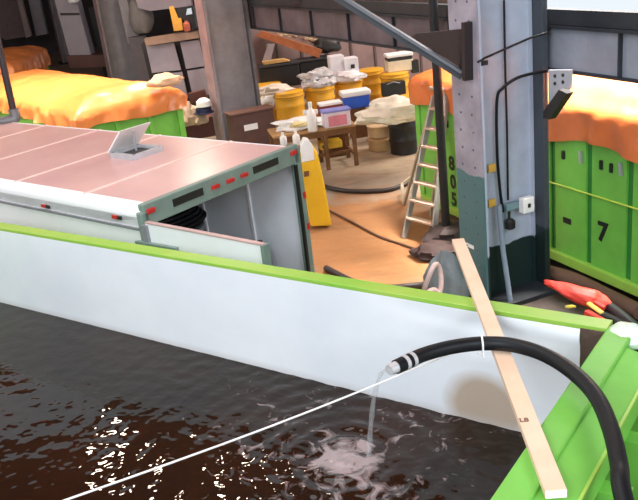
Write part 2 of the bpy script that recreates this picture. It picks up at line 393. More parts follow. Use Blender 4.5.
# sloping shoulder outside the end rail
MB().prism([T(.15,-TW,RZ-.02),T(.31,-TW,RZ-.055),T(.31,-TW,RZ-.20),T(.15,-TW,RZ-.20)],TY*(TW-.15)).build('end_shoulder',green,tank)
MB().beam(T(.31,-TW,RZ-.055),T(.31,-.15,RZ-.055),.015,.015).build('weld_bead',green_l,tank)
for yy in (-.28,-.72,-1.16,-1.6,-2.04,-2.5):
    MB().prism([T(.06,yy-.05,.25),T(.06,yy-.05,RZ-.2),T(.44,yy-.05,RZ-.2),T(.40,yy-.05,RZ-.5),T(.30,yy-.05,.25)],TY*.10).build('rib',green,tank)
# open corner frame beyond the end: lugs
for yy,l in ((-.06,.75),(-.30,.62)):
    MB().prism([T(.2,yy,RZ-.12),T(l,yy,RZ-.20),T(l,yy,RZ-.27),T(.2,yy,RZ-.24)],TY*.045).build('side_lug',green,tank)
MB().prism([T(.42,-.44,RZ-.22),T(.62,-.02,RZ-.22),T(.66,-.02,RZ-.22),T(.46,-.44,RZ-.22)],UP*.05).build('side_lug',green,tank)
for x0 in (-TL+.3,-TL/2,-.4): tbox('skid',(x0-.1,-TW+.2,0),(x0+.1,-.2,.2),rust)
for i in range(9): tbox('rib',(-TL+.4+i*.8,.08,.25),(-TL+.5+i*.8,.18,RZ-.12),green)
# liner of the far wall with stain
lm=mat('white_liner_stained',(0.90,0.92,0.94),.33,0,.05,1.0,.05,col2=(0.78,0.82,0.87))
def L2(px,py): 
    X=onp(px,py,T(0,-.012,0),TY); return X
st=wm_(tank).inverted()@L2(487,408)
mask_mix(lm,blob_mask(st.x,st.y,st.z,.33,9,.30,.35,2.5,.35),(0.52,0.42,0.33))
# low grime band just over the water
def band(N,L):
    g=N.new('ShaderNodeNewGeometry'); s=N.new('ShaderNodeSeparateXYZ'); L.new(g.outputs['Position'],s.inputs[0])
    return mathn(N,L,'MULTIPLY',mathn(N,L,'SUBTRACT',1.66,s.outputs[2]),9,True)
mask_mix(lm,band,(0.60,0.58,0.57))
def lfn(u,v):
    x=-TL+.01+(TL-.16)*u; z=.3+(RZ-.022-.3)*v
    d=-.012-.006*abs(nz(x*.7,z*2.2,3))-.020*max(0,(x+1.6)/1.6)*max(0,(z-1.9)/.5)*(.5+.5*math.sin(z*38+x*2.5))
    return T(x,d-.004,z)
MB().grid(lfn,120,60).build('liner',lm,tank,True)
lm2=mat('white_liner_plain',(0.85,0.87,0.9),.4,0,.05,1.0,.05)
tbox('liner',(-TL+.01,-TW,.3),(-.15,-TW+.012,RZ-.1),lm2)
tbox('liner',(-.02,-TW+.02,.3),(-.008,-.16,RZ-.14),lm2)
MB().box(T(-.075,-.014,RZ-.27),(.15,.012,.50),-36.5).build('rusty_corner_plate',rust,tank)
# crumpled wrap on the far right corner
def wrapf(u,v):
    a=u*math.pi*2; t=v*math.pi; n=1+.22*nz(math.cos(a)*1.5,math.sin(a)*1.5,t*2+3)
    return T(.10+.12*math.sin(t)*math.cos(a)*n,.02+.11*math.sin(t)*math.sin(a)*n,RZ-.04+.07*math.cos(t)*n)
tag(MB().grid(wrapf,24,14).build('plastic_wrap',mat('pale_green_white_plastic',(0.70,0.86,0.70),.35,0,.08,5,.15),None,True),'pale greenish white crumpled plastic wrapped over the far right corner of the tank','wrap')

# water
wz=1.6; SP=onz(345,458,wz)
def T2(p): d=p-E0; return d.dot(TX),d.dot(TY)
sx,sy=T2(SP)
def wh(x,y):
    d=math.hypot(x-sx,y-sy); h=.010*math.exp(-d*1.7)*math.sin(d*38)+.012*math.exp(-(d/.12)**2)*nz(x*30,y*30)
    a=math.exp(-d*.75)
    h+=(.0011+.009*a)*nz(x*7,y*9,1)+(.0003+.0035*a)*nz(x*22,y*24,5)
    return h
def wf(u,v):
    x=-TL+.02+(TL-.06)*u; y=-TW+.02+(TW-.04)*v
    return T(x,y,wz+wh(x,y))
wm=mat('brown_water',(0.026,0.010,0.005),.03,0,.3,.6,.02,bscale=7,spec=.27,col2=(0.008,0.007,0.005))
wb=MB().grid(wf,520,220)
water=wb.build('water',wm,None,True)
wl=water.matrix_world.inverted()
# foam mask around splash
def foam(N,L):
    tc=N.new('ShaderNodeNewGeometry'); ds=N.new('ShaderNodeVectorMath'); ds.operation='DISTANCE'
    L.new(tc.outputs['Position'],ds.inputs[0]); ds.inputs[1].default_value=(SP.x,SP.y,wz)
    ns=N.new('ShaderNodeTexNoise'); ns.inputs['Scale'].default_value=6.5; ns.inputs['Detail'].default_value=5; ns.inputs['Roughness'].default_value=.62; ns.inputs['Distortion'].default_value=1.2
    L.new(tc.outputs['Position'],ns.inputs['Vector'])
    fall=mathn(N,L,'MULTIPLY',ds.outputs['Value'],.115)
    core=mathn(N,L,'MULTIPLY',mathn(N,L,'SUBTRACT',.26,ds.outputs['Value']),1.3,True)
    v=mathn(N,L,'ADD',mathn(N,L,'SUBTRACT',mathn(N,L,'SUBTRACT',ns.outputs[0],.50),fall),core)
    return mathn(N,L,'MULTIPLY',v,7,True)
def foam2(N,L): return mathn(N,L,'MULTIPLY',foam(N,L),.55)
mask_mix(wm,foam2,(0.60,0.48,0.48))
tag(water,'dark brown water filling the white-lined green container',"water",kind='stuff')

# plank
pm=wood
A=onz(458,241,2.47); B=onz(556,494,2.47)
pk=thing('wooden_plank','long pale pine plank laid diagonally across the corner of the tank','plank',(A+B)/2,0)
MB().beam(Vector((A.x,A.y,2.471)),Vector((B.x,B.y,2.471)),.092,.038).build('board',wood,pk,bevel=.003)
d_=(B-A).normalized(); s_=UP.cross(d_)
text('L8','stamp',.045,mat('stamp_ink',(0.25,0.13,0.09),.8),pk,onz(524,420,2.4915),s_,-d_,.001)
cut=Vector((B.x,B.y,2.471)); MB().beam(cut,cut+d_*.006,.088,.035).build('sawn_end',mat('pale_sawn_end',(0.92,0.85,0.78),.7),pk)

# hose over the tank
hz=2.535
hp=[onz(396,367,2.57),onz(410,360.5,2.565),onz(425,354,2.56),onz(452,347,2.55),onz(482,343.5,2.532),onz(512,345,2.535),onz(545,355,2.54),onz(575,374,2.54),onz(597,398,2.535),onz(611,430,2.515),onz(619,465,2.49),onz(624,500,2.46)]
last=hp[-1]; hp+= [last+Vector((-.03,-.45,-.25)),last+Vector((-.03,-.8,-.9)),last+Vector((0,-1.0,-1.9)),last+Vector((.2,-.9,-2.38)),last+Vector((.7,-.7,-2.41))]
hose=thing('suction_hose','thick black rubber hose arching over the plank and tank corner, pouring water','hose',(hp[4].x,hp[4].y,2.49))
S=smoothpts(hp,10)
MB().tube(S,.040,16).build('hose_body',blackrub,hose,True)
hd=(hp[1]-hp[0]).normalized()
cl=mat('hose_silver_band',(0.78,0.78,0.80),.3,.5)
for t in (.055,.105):
    MB().tube([hp[0]+hd*t,hp[0]+hd*(t+.022)],.0435,16).build('clamp_band',cl,hose,True)
MB().tube([hp[0]-hd*.05,hp[0]+hd*.015],[.030,.034],16).build('nozzle',cl,hose,True)
ti=thing('cable_tie','white cable tie lashing the black hose to the plank','tie',(hp[4].x,hp[4].y,2.45))
td=(hp[5]-hp[3]).normalized(); tx=UP.cross(td).normalized()
ring=[hp[4]+tx*math.cos(a)*.046+UP*math.sin(a)*.046 for a in [2*math.pi*i/24 for i in range(25)]]
MB().tube(ring,.006,6).build('loop',white,ti,True)
MB().tube([hp[4]-tx*.045,hp[4]-tx*.052-UP*.06,onz(478,352,2.44)],.004,6).build('tail',white,ti,True)
# water jet
j0=hp[0]-hd*.05; jx=onz(369,456,wz)
jp=[]
for i in range(15):
    t=i/14; q=j0.lerp(jx,t); q.z=j0.z-(j0.z-wz)*(t*.25+.75*t*t); jp.append(q)
jm=mat('falling_water',(0.75,0.76,0.78),.1,0,.1,20,.1,alpha=.22)
j=MB().tube([p for p in jp],[.008+.010*i/14+.003*math.sin(i*2.1) for i in range(15)],10).build('water_jet',jm,None,True)
tag(j,'thin stream of water falling from the hose end into the tank','water stream')
# string
r0=onz(482,340,2.46); r1=onz(60,502,2.46)
rp=[]
for i in range(31):
    t=i/30; q=r0.lerp(r1,t*1.08); q.z-=.03*math.sin(math.pi*min(t*1.08,1)); rp.append(q)
tag(MB().tube(rp,.0055,6).build('string',mat('white_string',(0.85,0.83,0.82),.7),None,True),'white string stretched above the brown water from the plank to the lower left','string')

# ================= box trailer =================
TA=Vector((-1.684,7.632,0)); LX=cs(-41.1); LY=cs(48.9)
def tr(x,y,z): return TA+LX*x+LY*y+UP*z
trl=thing('box_trailer','white box trailer with a roof tinted by pink reflected light and open rear door, behind the tank','trailer',tr(-3.6,1.2,0),-41.1)
def trbox(name,a,b,mt,bevel=0):
    c=[(a[i]+b[i])/2 for i in range(3)]; d=[abs(b[i]-a[i]) for i in range(3)]
    return MB().box(tr(*c),d,-41.1).build(name,mt,trl,bevel=bevel)
LT=7.2; ZT=2.5; ZD=.55
roof_pink_light=mat('roof_sheet_pink_light',(0.78,0.52,0.47),.28,0,.08,.7,.03,col2=(0.64,0.38,0.38))  # white roof, pink reflected light is put into the sheet colour
seam=mat('roof_seam',(0.86,0.66,0.60),.5)
edges=[-.05,-1.02,-2.37,-3.70,-5.05,-6.4,-LT+.0]
for i in range(6):
    trbox('roof_sheet',(edges[i+1],.10,ZT-.03),(edges[i],2.30,ZT),roof_pink_light)
for x in edges[1:6]: trbox('roof_seam',(x-.022,.08,ZT-.005),(x+.022,2.32,ZT+.006),seam)
# rounded roof edge rails
for side in (0,1):
    prof=[]
    for k in range(7):
        a=R(90*k/6); prof.append((.12-.12*math.sin(a),ZT-.12+.12*math.cos(a)))
    prof+= [(0,ZT-.22),(.02,ZT-.22),(.14,ZT-.04)]
    pts=[tr(-LT,(p[0] if side==0 else 2.4-p[0]),p[1]+.004) for p in prof]
    MB().prism(pts,LX*(LT-.03)).build('roof_edge_rail',alu,trl,True)
    if side==0: MB().beam(tr(-LT,-.01,ZT-.235),tr(-.05,-.01,ZT-.235),.03,.025).build('drip_rail',steel,trl)
inner=mat('trailer_inner_bluewhite',(0.84,0.89,0.96),.5,0,.08,2,.05)
trbox('side_wall',(-LT,0,ZD),(-.02,.03,ZT-.12),alu)
trbox('side_wall',(-LT,2.37,ZD),(-.02,2.40,ZT-.12),inner)
trbox('front_wall',(-LT,0.03,ZD),(-LT+.03,2.37,ZT-.05),inner)
trbox('deck',(-LT,0,ZD-.1),(0,2.4,ZD),mat('deck_dark_wood',(0.08,0.06,0.05),.7))
for x in (-.9,-1.8,-2.7): trbox('wall_post',(x-.02,2.35,ZD),(x+.02,2.372,ZT-.12),alu)
fgreen=mat('frame_grey_green',(0.20,0.28,0.24),.45,0,.15,4,.1)
trbox('rear_header',(-.06,.02,ZT-.21),(.02,2.38,ZT+.015),fgreen,.012)
trbox('rear_post',(-.06,-.02,ZD-.1),(.02,.09,ZT-.06),fgreen,.015)
trbox('rear_post',(-.06,2.30,ZD-.1),(.02,2.42,ZT-.02),fgreen,.015)
trbox('post_edge',(.005,2.28,ZD-.1),(.03,2.325,ZT-.22),black)
trbox('rear_sill',(-.06,0,ZD-.16),(.04,2.4,ZD+.01),fgreen,.01)
rec=mat('red_lens',(0.55,0.03,0.03),.25)
def rp_(px,py): X=onp(px,py,tr(.025,0,0),LX)-TA; return X.dot(LY),X.z
for (px,py,wd) in ((187,189,.42),(265,158,.42)):
    y,z=rp_(px,py); trbox('black_decal',(.02,y-wd/2,ZT-.125),(.028,y+wd/2,ZT-.045),black)
for (px,py) in ((214,180),(229,175),(243,170)):
    y,z=rp_(px,py); trbox('marker_lamp',(.02,y-.055,ZT-.11),(.05,y+.055,ZT-.065),rec,.008)
for y in (.10,2.28): trbox('corner_lamp',(.015,y-.05,ZT-.09),(.05,y+.05,ZT-.04),rec,.01)
for z in (1.9,1.5): trbox('reflector',(.02,2.37,z-.06),(.03,2.41,z+.02),rec)
for px,py in ((44,206),(115,217)):
    X=onp(px,py,tr(0,-.02,0),LY); MB().box(X,(.09,.02,.035),-41.1).build('side_marker_lamp',rec,trl); MB().box(X+LX*.07,(.06,.018,.035),-41.1).build('side_marker_base',black,trl)
# door swung open along the side: continues rearwards
def dbox(name,a,b,mt,par): 
    c=[(a[i]+b[i])/2 for i in range(3)]; d=[abs(b[i]-a[i]) for i in range(3)]
    return MB().box(tr(*c),d,-41.1).build(name,mt,par)
dr=dbox('rear_door',(.06,-.02,ZD),(1.60,.02,2.345),alu,trl)
dbox('door_edge',(1.60,-.03,ZD),(1.64,.045,2.35),fgreen,dr)
dbox('door_top_trim',(.06,-.025,2.345),(1.62,.025,2.36),mat('pinkish_trim',(0.55,0.38,0.36),.5),dr)
dbox('hinge_bar',(.02,-.05,1.95),(.10,-.0,2.33),steel,dr)
dbox('door_latch',(1.5,-.06,1.96),(1.62,.08,2.0),steel,dr)
hb=onp(140,243,tr(0,-.05,0),LY); MB().beam(onp(137,243,tr(0,-.05,0),LY),onp(177,250,tr(0,-.05,0),LY),.04,.05).build('lock_bar',fgreen,trl)
# wheels and hitch (mostly hidden)
for x in (-3.1,-4.0):
    for y in (.1,2.3): MB().lathe(tr(x,y-.1 if y<1 else y-.1,.36),[(.2,0),(.35,.02),(.36,.05),(.36,.18),(.34,.2),(.18,.2)],20,(LX,UP,LY)).build('wheel',blackrub,trl,True)
MB().beam(tr(-LT,1.2,.45),tr(-LT-1.0,1.2,.45),.1,.1).build('drawbar',steel,trl)
MB().beam(tr(-LT-.8,1.2,.45),tr(-LT-.8,1.2,0),.06,.06).build('jack_leg',steel,trl)
# roof vent
vx,vy=(onz(137,154,ZT)-TA).dot(LX),(onz(137,154,ZT)-TA).dot(LY)
vf=MB()
s=.24
for a,b in (((-s,-s),(s,-s)),((s,-s),(s,s)),((s,s),(-s,s)),((-s,s),(-s,-s))):
    vf.beam(tr(vx+a[0]*.9,vy+a[1]*.9,ZT+.03),tr(vx+b[0]*.9,vy+b[1]*.9,ZT+.03),.06,.06)
v0=vf.build('vent_frame',mat('vent_grey',(0.5,0.5,0.52),.4),trl)
MB().box(tr(vx,vy,ZT+.012),(s*1.6,s*1.6,.02),-41.1).build('vent_opening',mat('vent_dark',(.05,.05,.05),.5),v0)
q0=onz(116,159,ZT+.06); q1=onz(130,159.5,ZT+.06)
h1=tr(vx-s,vy-s,ZT+.06);h2=tr(vx-s,vy+s,ZT+.06); up_=(UP*.8+LX*.75+LY*.15).normalized()
MB().prism([h1,h2,h2+up_*.38,h1+up_*.38],-LX*.03).build('vent_lid',white,v0)
MB().beam(tr(vx,vy,ZT+.04),h1.lerp(h2,.5)+up_*.3,.02,.02).build('lid_arm',steel,v0)
# hose reel etc. inside
reel=thing('hose_reel','black hose coiled on a reel inside the open trailer','hose reel',tr(-1.3,1.35,ZD))
cc=onp(205,238,tr(-1.3,0,0),LX)
for k in range(5):
    rr=.36-.03*k
    MB().tube([tr(-1.35+rr*math.cos(a)*1.0,1.35+rr*math.sin(a)*1.5,1.68+.045*k) for a in [2*math.pi*i/28 for i in range(29)]],.028,8,False).build('coil',blackrub,reel,True)
MB().lathe(tr(-1.35,1.35,ZD),[(.30,0),(.30,.05),(.12,.08),(.12,1.05),(.45,1.08),(.45,1.12)],18).build('stand',black,reel,True)
MB().lathe(tr(-1.35,1.35,1.67),[(.05,0),(.05,.4),(.02,.42)],10).build('spindle',mat('rust_spindle',(.3,.15,.1),.6),reel,True)
MB().beam(tr(-1.35,1.05,2.05),tr(-1.35,1.65,2.0),.03,.03).build('handle',steel,reel)
def lump(name,c,r,mt,label,cat,seed=0,amp=.25,parent=None,rz=0,nu=20,nv=12,pw=1):
    c=Vector(c)
    def f(u,v):
        a=u*2*math.pi;t=v*math.pi
        p=Vector((math.sin(t)*math.cos(a),math.sin(t)*math.sin(a),math.cos(t)))
        k=1+amp*nz(p.x*1.6+seed,p.y*1.6,p.z*1.6)+amp*.5*nz(p.x*4+seed,p.y*4,p.z*4)
        q=Vector((p.x*r[0]*k,p.y*r[1]*k,max(p.z*r[2]*k,-r[2]*.75)))
        q.rotate(Matrix.Rotation(R(rz),3,'Z')); return c+q+UP*r[2]*.75
    o=MB().grid(f,nu,nv).build(name,mt,parent,True)
    if parent is None: tag(o,label,cat)
    return o
lump('black_bag',tr(-.62,2.05,ZD),(.22,.22,.42),black,'black bag slumped in the right corner of the trailer doorway','bag',3)
lump('black_bag',tr(-2.6,.9,ZD),(.5,.6,.9),black,'dark bundle deep inside the trailer at the left of the reel','bag',9)
# black vent pipe at the left
pp=thing('elbow_pipe','dark pipe standing at the left edge with a grey elbow on the trailer roof','pipe',onz(15,118,2.52))
pA=onz(15,118,2.55); pB=aty(-8,15,pA.y+.1)
MB().tube([pB,pA.lerp(pB,.05)],.055,12).build('riser',mat('pipe_dark_maroon',(0.035,0.02,0.022),.4),pp,True)
MB().tube(smoothpts([pA.lerp(pB,.09),pA,pA+Vector((-.12,-.06,-.02)),pA+Vector((-.25,-.1,-.02))],6),.085,14).build('elbow',mat('pipe_grey',(0.2,0.2,0.21),.4,.3),pp,True)
MB().tube([pA+Vector((-.25,-.1,-.02)),pA+Vector((-.30,-.12,-.02))],.12,16).build('pipe_flange',steel,pp,True)
MB().tube([pA+Vector((-.3,-.12,-.02)),pA+Vector((-1.2,-.5,-.02))],.06,12).build('horizontal_pipe',steel,pp,True)

# ================= tarpaulin =================
def tarp(O3,X,Y,L,W,z0,drop,bulge,mt,label,seed=0,nu=110,nv=70,wr=.03,parent=None):
    """draped sheet over a rectangle from O3 spanning X*L, Y*W at height z0; hangs 'drop' over each side"""
    def f(u,v):
        s=-drop+(L+2*drop)*u; t=-drop+(W+2*drop)*v
        es=max(0,-s,s-L); et=max(0,-t,t-W)
        cx=min(max(s,0),L); cy=min(max(t,0),W)
        e=max(es,et); edge=min(cx,L-cx,cy,W-cy)
        zz=z0+bulge*(1-math.exp(-edge*2.2))
        zz+=.07*nz(cx*.9+seed,cy*.9)*min(1,edge*3)+.035*nz(cx*2.5+seed,cy*2.5,2)*min(1,edge*5)
        ox=oy=0
        if e>0:
            al=cx if et>=es else cy
            k=1-.30*(nz(al*.8+seed,9)+.35)
            zz=z0-e*k; out=.05+.02*e+ wr*math.sin(al*9+3*nz(al*1.3,seed))*e/drop + wr*nz(al*5+seed,e*3)*1.2
            if es>0: ox=(1 if s>L else -1)*out*min(1,es*8)
            if et>0: oy=(1 if t>W else -1)*out*min(1,et*8)
        return Vector((O3.x,O3.y,0))+X*(cx+ox)+Y*(cy+oy)+UP*zz
    o=MB().grid(f,nu,nv).build('tarpaulin',mt,parent,True)
    if parent is None: tag(o,label,'tarpaulin')
    return o
tor=mat('orange_tarp_right',(0.66,0.17,0.045),.30,0,.2,1.5,.6,bscale=5,spec=.6)
tol=mat('orange_tarp_left',(0.84,0.27,0.07),.30,0,.2,1.5,.6,bscale=5,spec=.6)

# ================= right container =================
Q=Vector((3.233,10.646,0)); 
def rc(a,d,z): return Q+BM*a+BU*d+UP*z
cr=thing('roll_off_container','bright green ribbed container marked 805 -7 behind the large column at right','container',rc(0,1.2,0),22.2)
A0,A1=-3.35,3.2
def rbox(name,a,b,mt,par=cr,bevel=0):
    c=[(a[i]+b[i])/2 for i in range(3)]; return MB().box(rc(*c),(abs(b[1]-a[1]),abs(b[0]-a[0]),abs(b[2]-a[2])),22.2).build(name,mt,par,bevel=bevel)
gs=[.10,.80,1.50]; step=.70
g0=[.10+step*k for k in range(-5,5)]
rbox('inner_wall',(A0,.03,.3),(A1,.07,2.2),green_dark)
for k in range(len(g0)+1):
    a=(g0[k-1]+.055) if k else A0; b=(g0[k]-.055) if k<len(g0) else A1
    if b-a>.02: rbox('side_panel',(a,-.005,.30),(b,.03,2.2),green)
rbox('top_rail',(A0,-.02,2.15),(A1,.08,2.24),green)
MB().beam(rc(A0,-.02,.26),rc(A1,-.02,.26),.1,.13).build('bottom_rail',green_l,cr,bevel=.01)
rbox('end_panel',(A0-.06,0,.2),(A0,2.4,2.22),green)
rbox('end_panel',(A1,0,.2),(A1+.06,2.4,2.22),green)
rbox('far_side',(A0,2.33,.2),(A1,2.4,2.22),green)
rbox('floor_plate',(A0,0,.2),(A1,2.4,.24),rust)
rbox('corner_post',(A0-.08,-.03,.2),(A0+.06,.1,2.2),green)
for x in (A0+.5,0.2,A1-.5): rbox('skid',(x-.1,.3,0),(x+.1,2.1,.2),rust)
hk=mat('hook_silver',(0.5,0.52,0.52),.35,.5)
for px,py in ((563,155),(601,165),(611,168),(447,124)):
    X=onp(px,py,rc(0,-.02,0),BU); MB().box(X,(.03,.05,.12),22.2).build('slot',black,cr,bevel=.01)
for px,py in ((580,157),(620,169)):
    X=onp(px,py,rc(0,-.03,0),BU); MB().beam(X+UP*.08,X-UP*.08+BM*.02,.03,.04).build('tie_hook',hk,cr)
MB().tube([onp(549,181.6,rc(0,-.03,0),BU),onp(638,209.3,rc(0,-.03,0),BU)],.011,6).build('strap',mat('yellow_green_strap',(0.62,0.80,0.10),.5),cr)
MB().tube([onp(638,209.3,rc(0,-.03,0),BU),onp(720,236,rc(0,-.03,0),BU)],.011,6).build('strap',MATS['yellow_green_strap'],cr)
ink=mat('black_lettering',(0.012,0.014,0.012),.6)
for s,px,py,sz in (('8',451.5,164,.32),('0',453,182.5,.32),('5',454,200,.32),('-',567,218,.50),('7',602.5,233,.36)):
    X=onp(px,py,rc(0,-.012,0),BU); text(s,'marking',sz,ink,cr,X,BM,UP)
tarp(rc(A0-.05,-.05,0),BM,BU,A1-A0+.1,2.5,2.40,.52,.20,tor,'orange tarpaulin over the right container marked 805, bright on top',2,wr=.035)

# ================= left containers =================
def left_container(NC,ang,L,W,label,tlabel,z=1.85,seed=0,g=green,drop=.42,bulge=.30):
    """NC near corner; end face runs along ang, container extends along ang+90"""
    X=cs(ang);Y=cs(ang+90)
    t=thing('roll_off_container',label,'container',NC,ang)
    def bx(name,a,b,mt,bev=0):
        c=[(a[i]+b[i])/2 for i in range(3)]; return MB().box(NC+X*c[0]+Y*c[1]+UP*c[2],[abs(b[i]-a[i]) for i in range(3)],ang).build(name,mt,t,bevel=bev)
    bx('end_panel',(0,0,.2),(W,.05,z-.1),g)
    bx('end_panel',(0,L-.05,.2),(W,L,z-.1),g)
    bx('side_panel',(0,.05,.2),(.05,L-.05,z-.1),g); bx('side_panel',(W-.05,.05,.2),(W,L-.05,z-.1),g)
    bx('top_rail',(0,-.03,z-.2),(W,.1,z-.06),g,.01); bx('corner_post',(W-.10,-.06,.2),(W+.04,.1,z-.04),g,.01); bx('corner_post',(-.04,-.06,.2),(.10,.1,z-.04),g,.01)
    for k in range(1,3): bx('rib',(W*k/3-.05,-.06,.25),(W*k/3+.05,0,z-.14),g,.01)
    bx('bottom_rail',(0,-.05,.2),(W,.05,.32),g); bx('floor_plate',(0,0,.2),(W,L,.24),rust)
    bx('skid',(.3,.1,0),(.5,L-.1,.2),rust); bx('skid',(W-.5,.1,0),(W-.3,L-.1,.2),rust)
    tarp(NC-X*.08-Y*.08,X,Y,W+.16,L+.16,z+.09,drop,bulge,tol,tlabel,seed,60,120,wr=.05)
    return t
nc=onz(78,112,1.95); fc=onz(184,88,1.95); ang=math.degrees(math.atan2(fc.y-nc.y,fc.x-nc.x)); Wc=(fc-nc).length*.92
nc.z=0
left_container(nc,ang,7.5,Wc,'green container under the long orange tarpaulin, behind the white trailer','long orange tarpaulin over the container behind the trailer roof',seed=5)
n2=onz(10,66,1.9); f2=onz(52,47,1.9); a2=math.degrees(math.atan2(f2.y-n2.y,f2.x-n2.x)); n2.z=0
left_container(n2,a2+4,7,(f2-onz(10,66,1.9)).length,'farthest green container at upper left, mostly hidden by tarpaulins','small far orange tarpaulin at the upper left corner',seed=8,z=1.8,drop=.7)

# ================= column-foot box and left background =================
def abox(name,px,py,Y,w,d,h,rz,mt,label,cat,bevel=0,group=None):
    """box whose bottom centre is at pixel/plane Y (an actual depth in the hall)"""
    c=aty(px,py,Y); o=MB().box(c+UP*h/2,(w,d,h),rz).build(name,mt,None,bevel=bevel); tag(o,label,cat,group); return o
bb=thing('cabinet','brown steel cabinet with a white label at the foot of the second column','cabinet',gp(10.0,.1,0),22.2)
brn=mat('brown_cabinet',(0.10,0.05,0.04),.55,0,.2,4)
MB().box(gp(9.98,.08,.55),(1.05,.45,1.1),22.2).build('body',brn,bb,bevel=.015)
MB().box(gp(9.98,.08,1.12),(1.12,.5,.04),22.2).build('top_cover',mat('brown_lid',(.16,.08,.06),.5),bb,bevel=.01)
MB().box(onp(251,127,gp(9.745,0,0),BM),(.34,.01,.14),22.2).build('white_label',white,bb)

mauve=mat('locker_mauve_grey',(0.36,0.31,0.36),.5,0,.12,2,.05)
lk=thing('locker_cabinet','grey-mauve locker cabinet with four doors behind the orange tarpaulin','cabinet',aty(175,118,26),8)
def lb(px,py,Y,w,h,name,mt,par,th=.06,rz=10): 
    c=aty(px,py,Y); return MB().box(c,(w,th,h),rz).build(name,mt,par)
def quad(poly,Y,name,mt,par=None,th=.12,label=None,cat=None,group=None):
    """flat board standing at depth Y, outline given where it stands in the hall, with thickness"""
    n=len(poly); pts=[aty(x,y,Y) for x,y in poly]
    o=MB().prism(pts,Vector((0,th,0))).build(name,mt,par)
    if par is None: tag(o,label,cat,group)
    return o
quad([(141,44),(196,38),(214,128),(180,140),(160,120)],26.35,'carcass',darkm,lk,.6)
quad([(146,46),(174,43),(181,70),(152,73)],26,'door',mauve,lk,.08)
quad([(180,42),(199,40),(205,66),(186,69)],26,'door',mauve,lk,.08)
quad([(153,75),(182,72),(188,98),(160,101)],26,'door',mauve,lk,.08)
quad([(187,71),(206,68),(213,94),(193,97)],26,'door',mauve,lk,.08)
quad([(144,39),(197,31),(199,38),(146,46)],25.8,'top_beam',mat('tan_beam',(0.35,0.22,0.16),.6),lk,.4)
# machine parts standing on the beam
yj=thing('machine_guard','yellow guard plate standing on the beam above the lockers','guard',aty(178,36,25.8))
quad([(169,7),(173,6),(183,30),(174,31)],25.7,'plate',mat('orange_yellow',(0.85,0.42,0.06),.5),yj,.1)
quad([(174,19),(181,18),(183,30),(176,31)],25.65,'lower_plate',MATS['orange_yellow'],yj,.1)
mc=thing('motor_unit','black and pale blue motor unit beside the yellow guard plate','motor',aty(190,33,25.8))
quad([(176,9),(193,6),(197,28),(188,33),(184,20),(178,18)],25.75,'housing',black,mc,.4)
quad([(187,9),(191,8),(192,14),(186,15)],25.6,'cover',mat('pale_blue',(0.55,0.72,0.85),.4),mc,.1)
tag(MB().lathe(aty(187.5,31,25.55),[(.08,0),(.1,.03),(.1,.22),(.05,.27),(.05,.3)],14).build('canister',mat('dull_red',(.55,.13,.08),.5),None,True),'small dull red canister beside the motor unit above the lockers','canister')
# silos, panels at the far left
pan=mat('panel_grey',(0.33,0.29,0.32),.55,0,.1,2,.05)
c4=thing('tall_cabinet','tall pale grey cabinet between two far columns at the upper left','cabinet',aty(80,62,34))
quad([(52,-10),(73,-12),(91,55),(70,58)],34,'body',pan,c4,.8); quad([(60,13),(79,13),(79.3,15),(60.5,15.3)],33.95,'seam',darkm,c4,.05)
quad([(88,8),(98,6),(120,82),(107,86)],35,'panel',black,None,.3,'black opening panel between the tall cabinet and the pink column','panel')
quad([(66,56),(135,54),(137,66),(70,68)],33.8,'low_bench',mat('dark_rust',(.12,.05,.04),.7),None,.8,'low dark rusty bench under the tall grey cabinet','bench')
quad([(-12,-12),(16,-12),(30,36),(5,40),(-12,30)],46,'wall_panel',mat('dusky_mauve',(.22,.15,.15),.7),None,.3,'dusky mauve wall panel at the extreme upper left','panel')
quad([(15,-10),(19,-10),(31,36),(26,38)],44,'upright',mat('tan_upright',(.35,.26,.24),.7),None,.25,'narrow tan upright post above the small far tarpaulin','post',)
quad([(26,-10),(37,-10),(47,34),(36,36)],45,'wall_panel',pan,None,.3,'mauve-grey panel right of the narrow tan upright','panel')
quad([(116,-10),(124,-10),(138,40),(128,44)],31,'duct',mat('duct_grey',(.30,.27,.28),.6),None,.4,'grey duct right of the pink column behind the long tarpaulin','duct')
lump('dust_bag',aty(144,33,30),(.42,.4,.72),mat('grey_bag',(.21,.19,.18),.7),'grey bulging dust collector bag at top, left of the yellow plate','bag',2,.15)
quad([(134,-8),(190,-8),(192,6),(150,11),(138,8)],29.5,'upper_duct',mauve,None,.4,'mauve horizontal duct along the top edge above the motor unit','duct')
quad([(128,38),(144,36),(160,100),(145,102)],30,'control_box',mat('dark_mauve_box',(.13,.11,.12),.6),None,.4,'dark control box left of the grey lockers','box')
tag(MB().lathe(aty(74,3,33.5),[(.16,0),(.22,.05),(.22,.25),(.1,.32)],14).build('gauge_lamp',white,None,True),'white round lamp on the tall grey cabinet at the top','lamp')
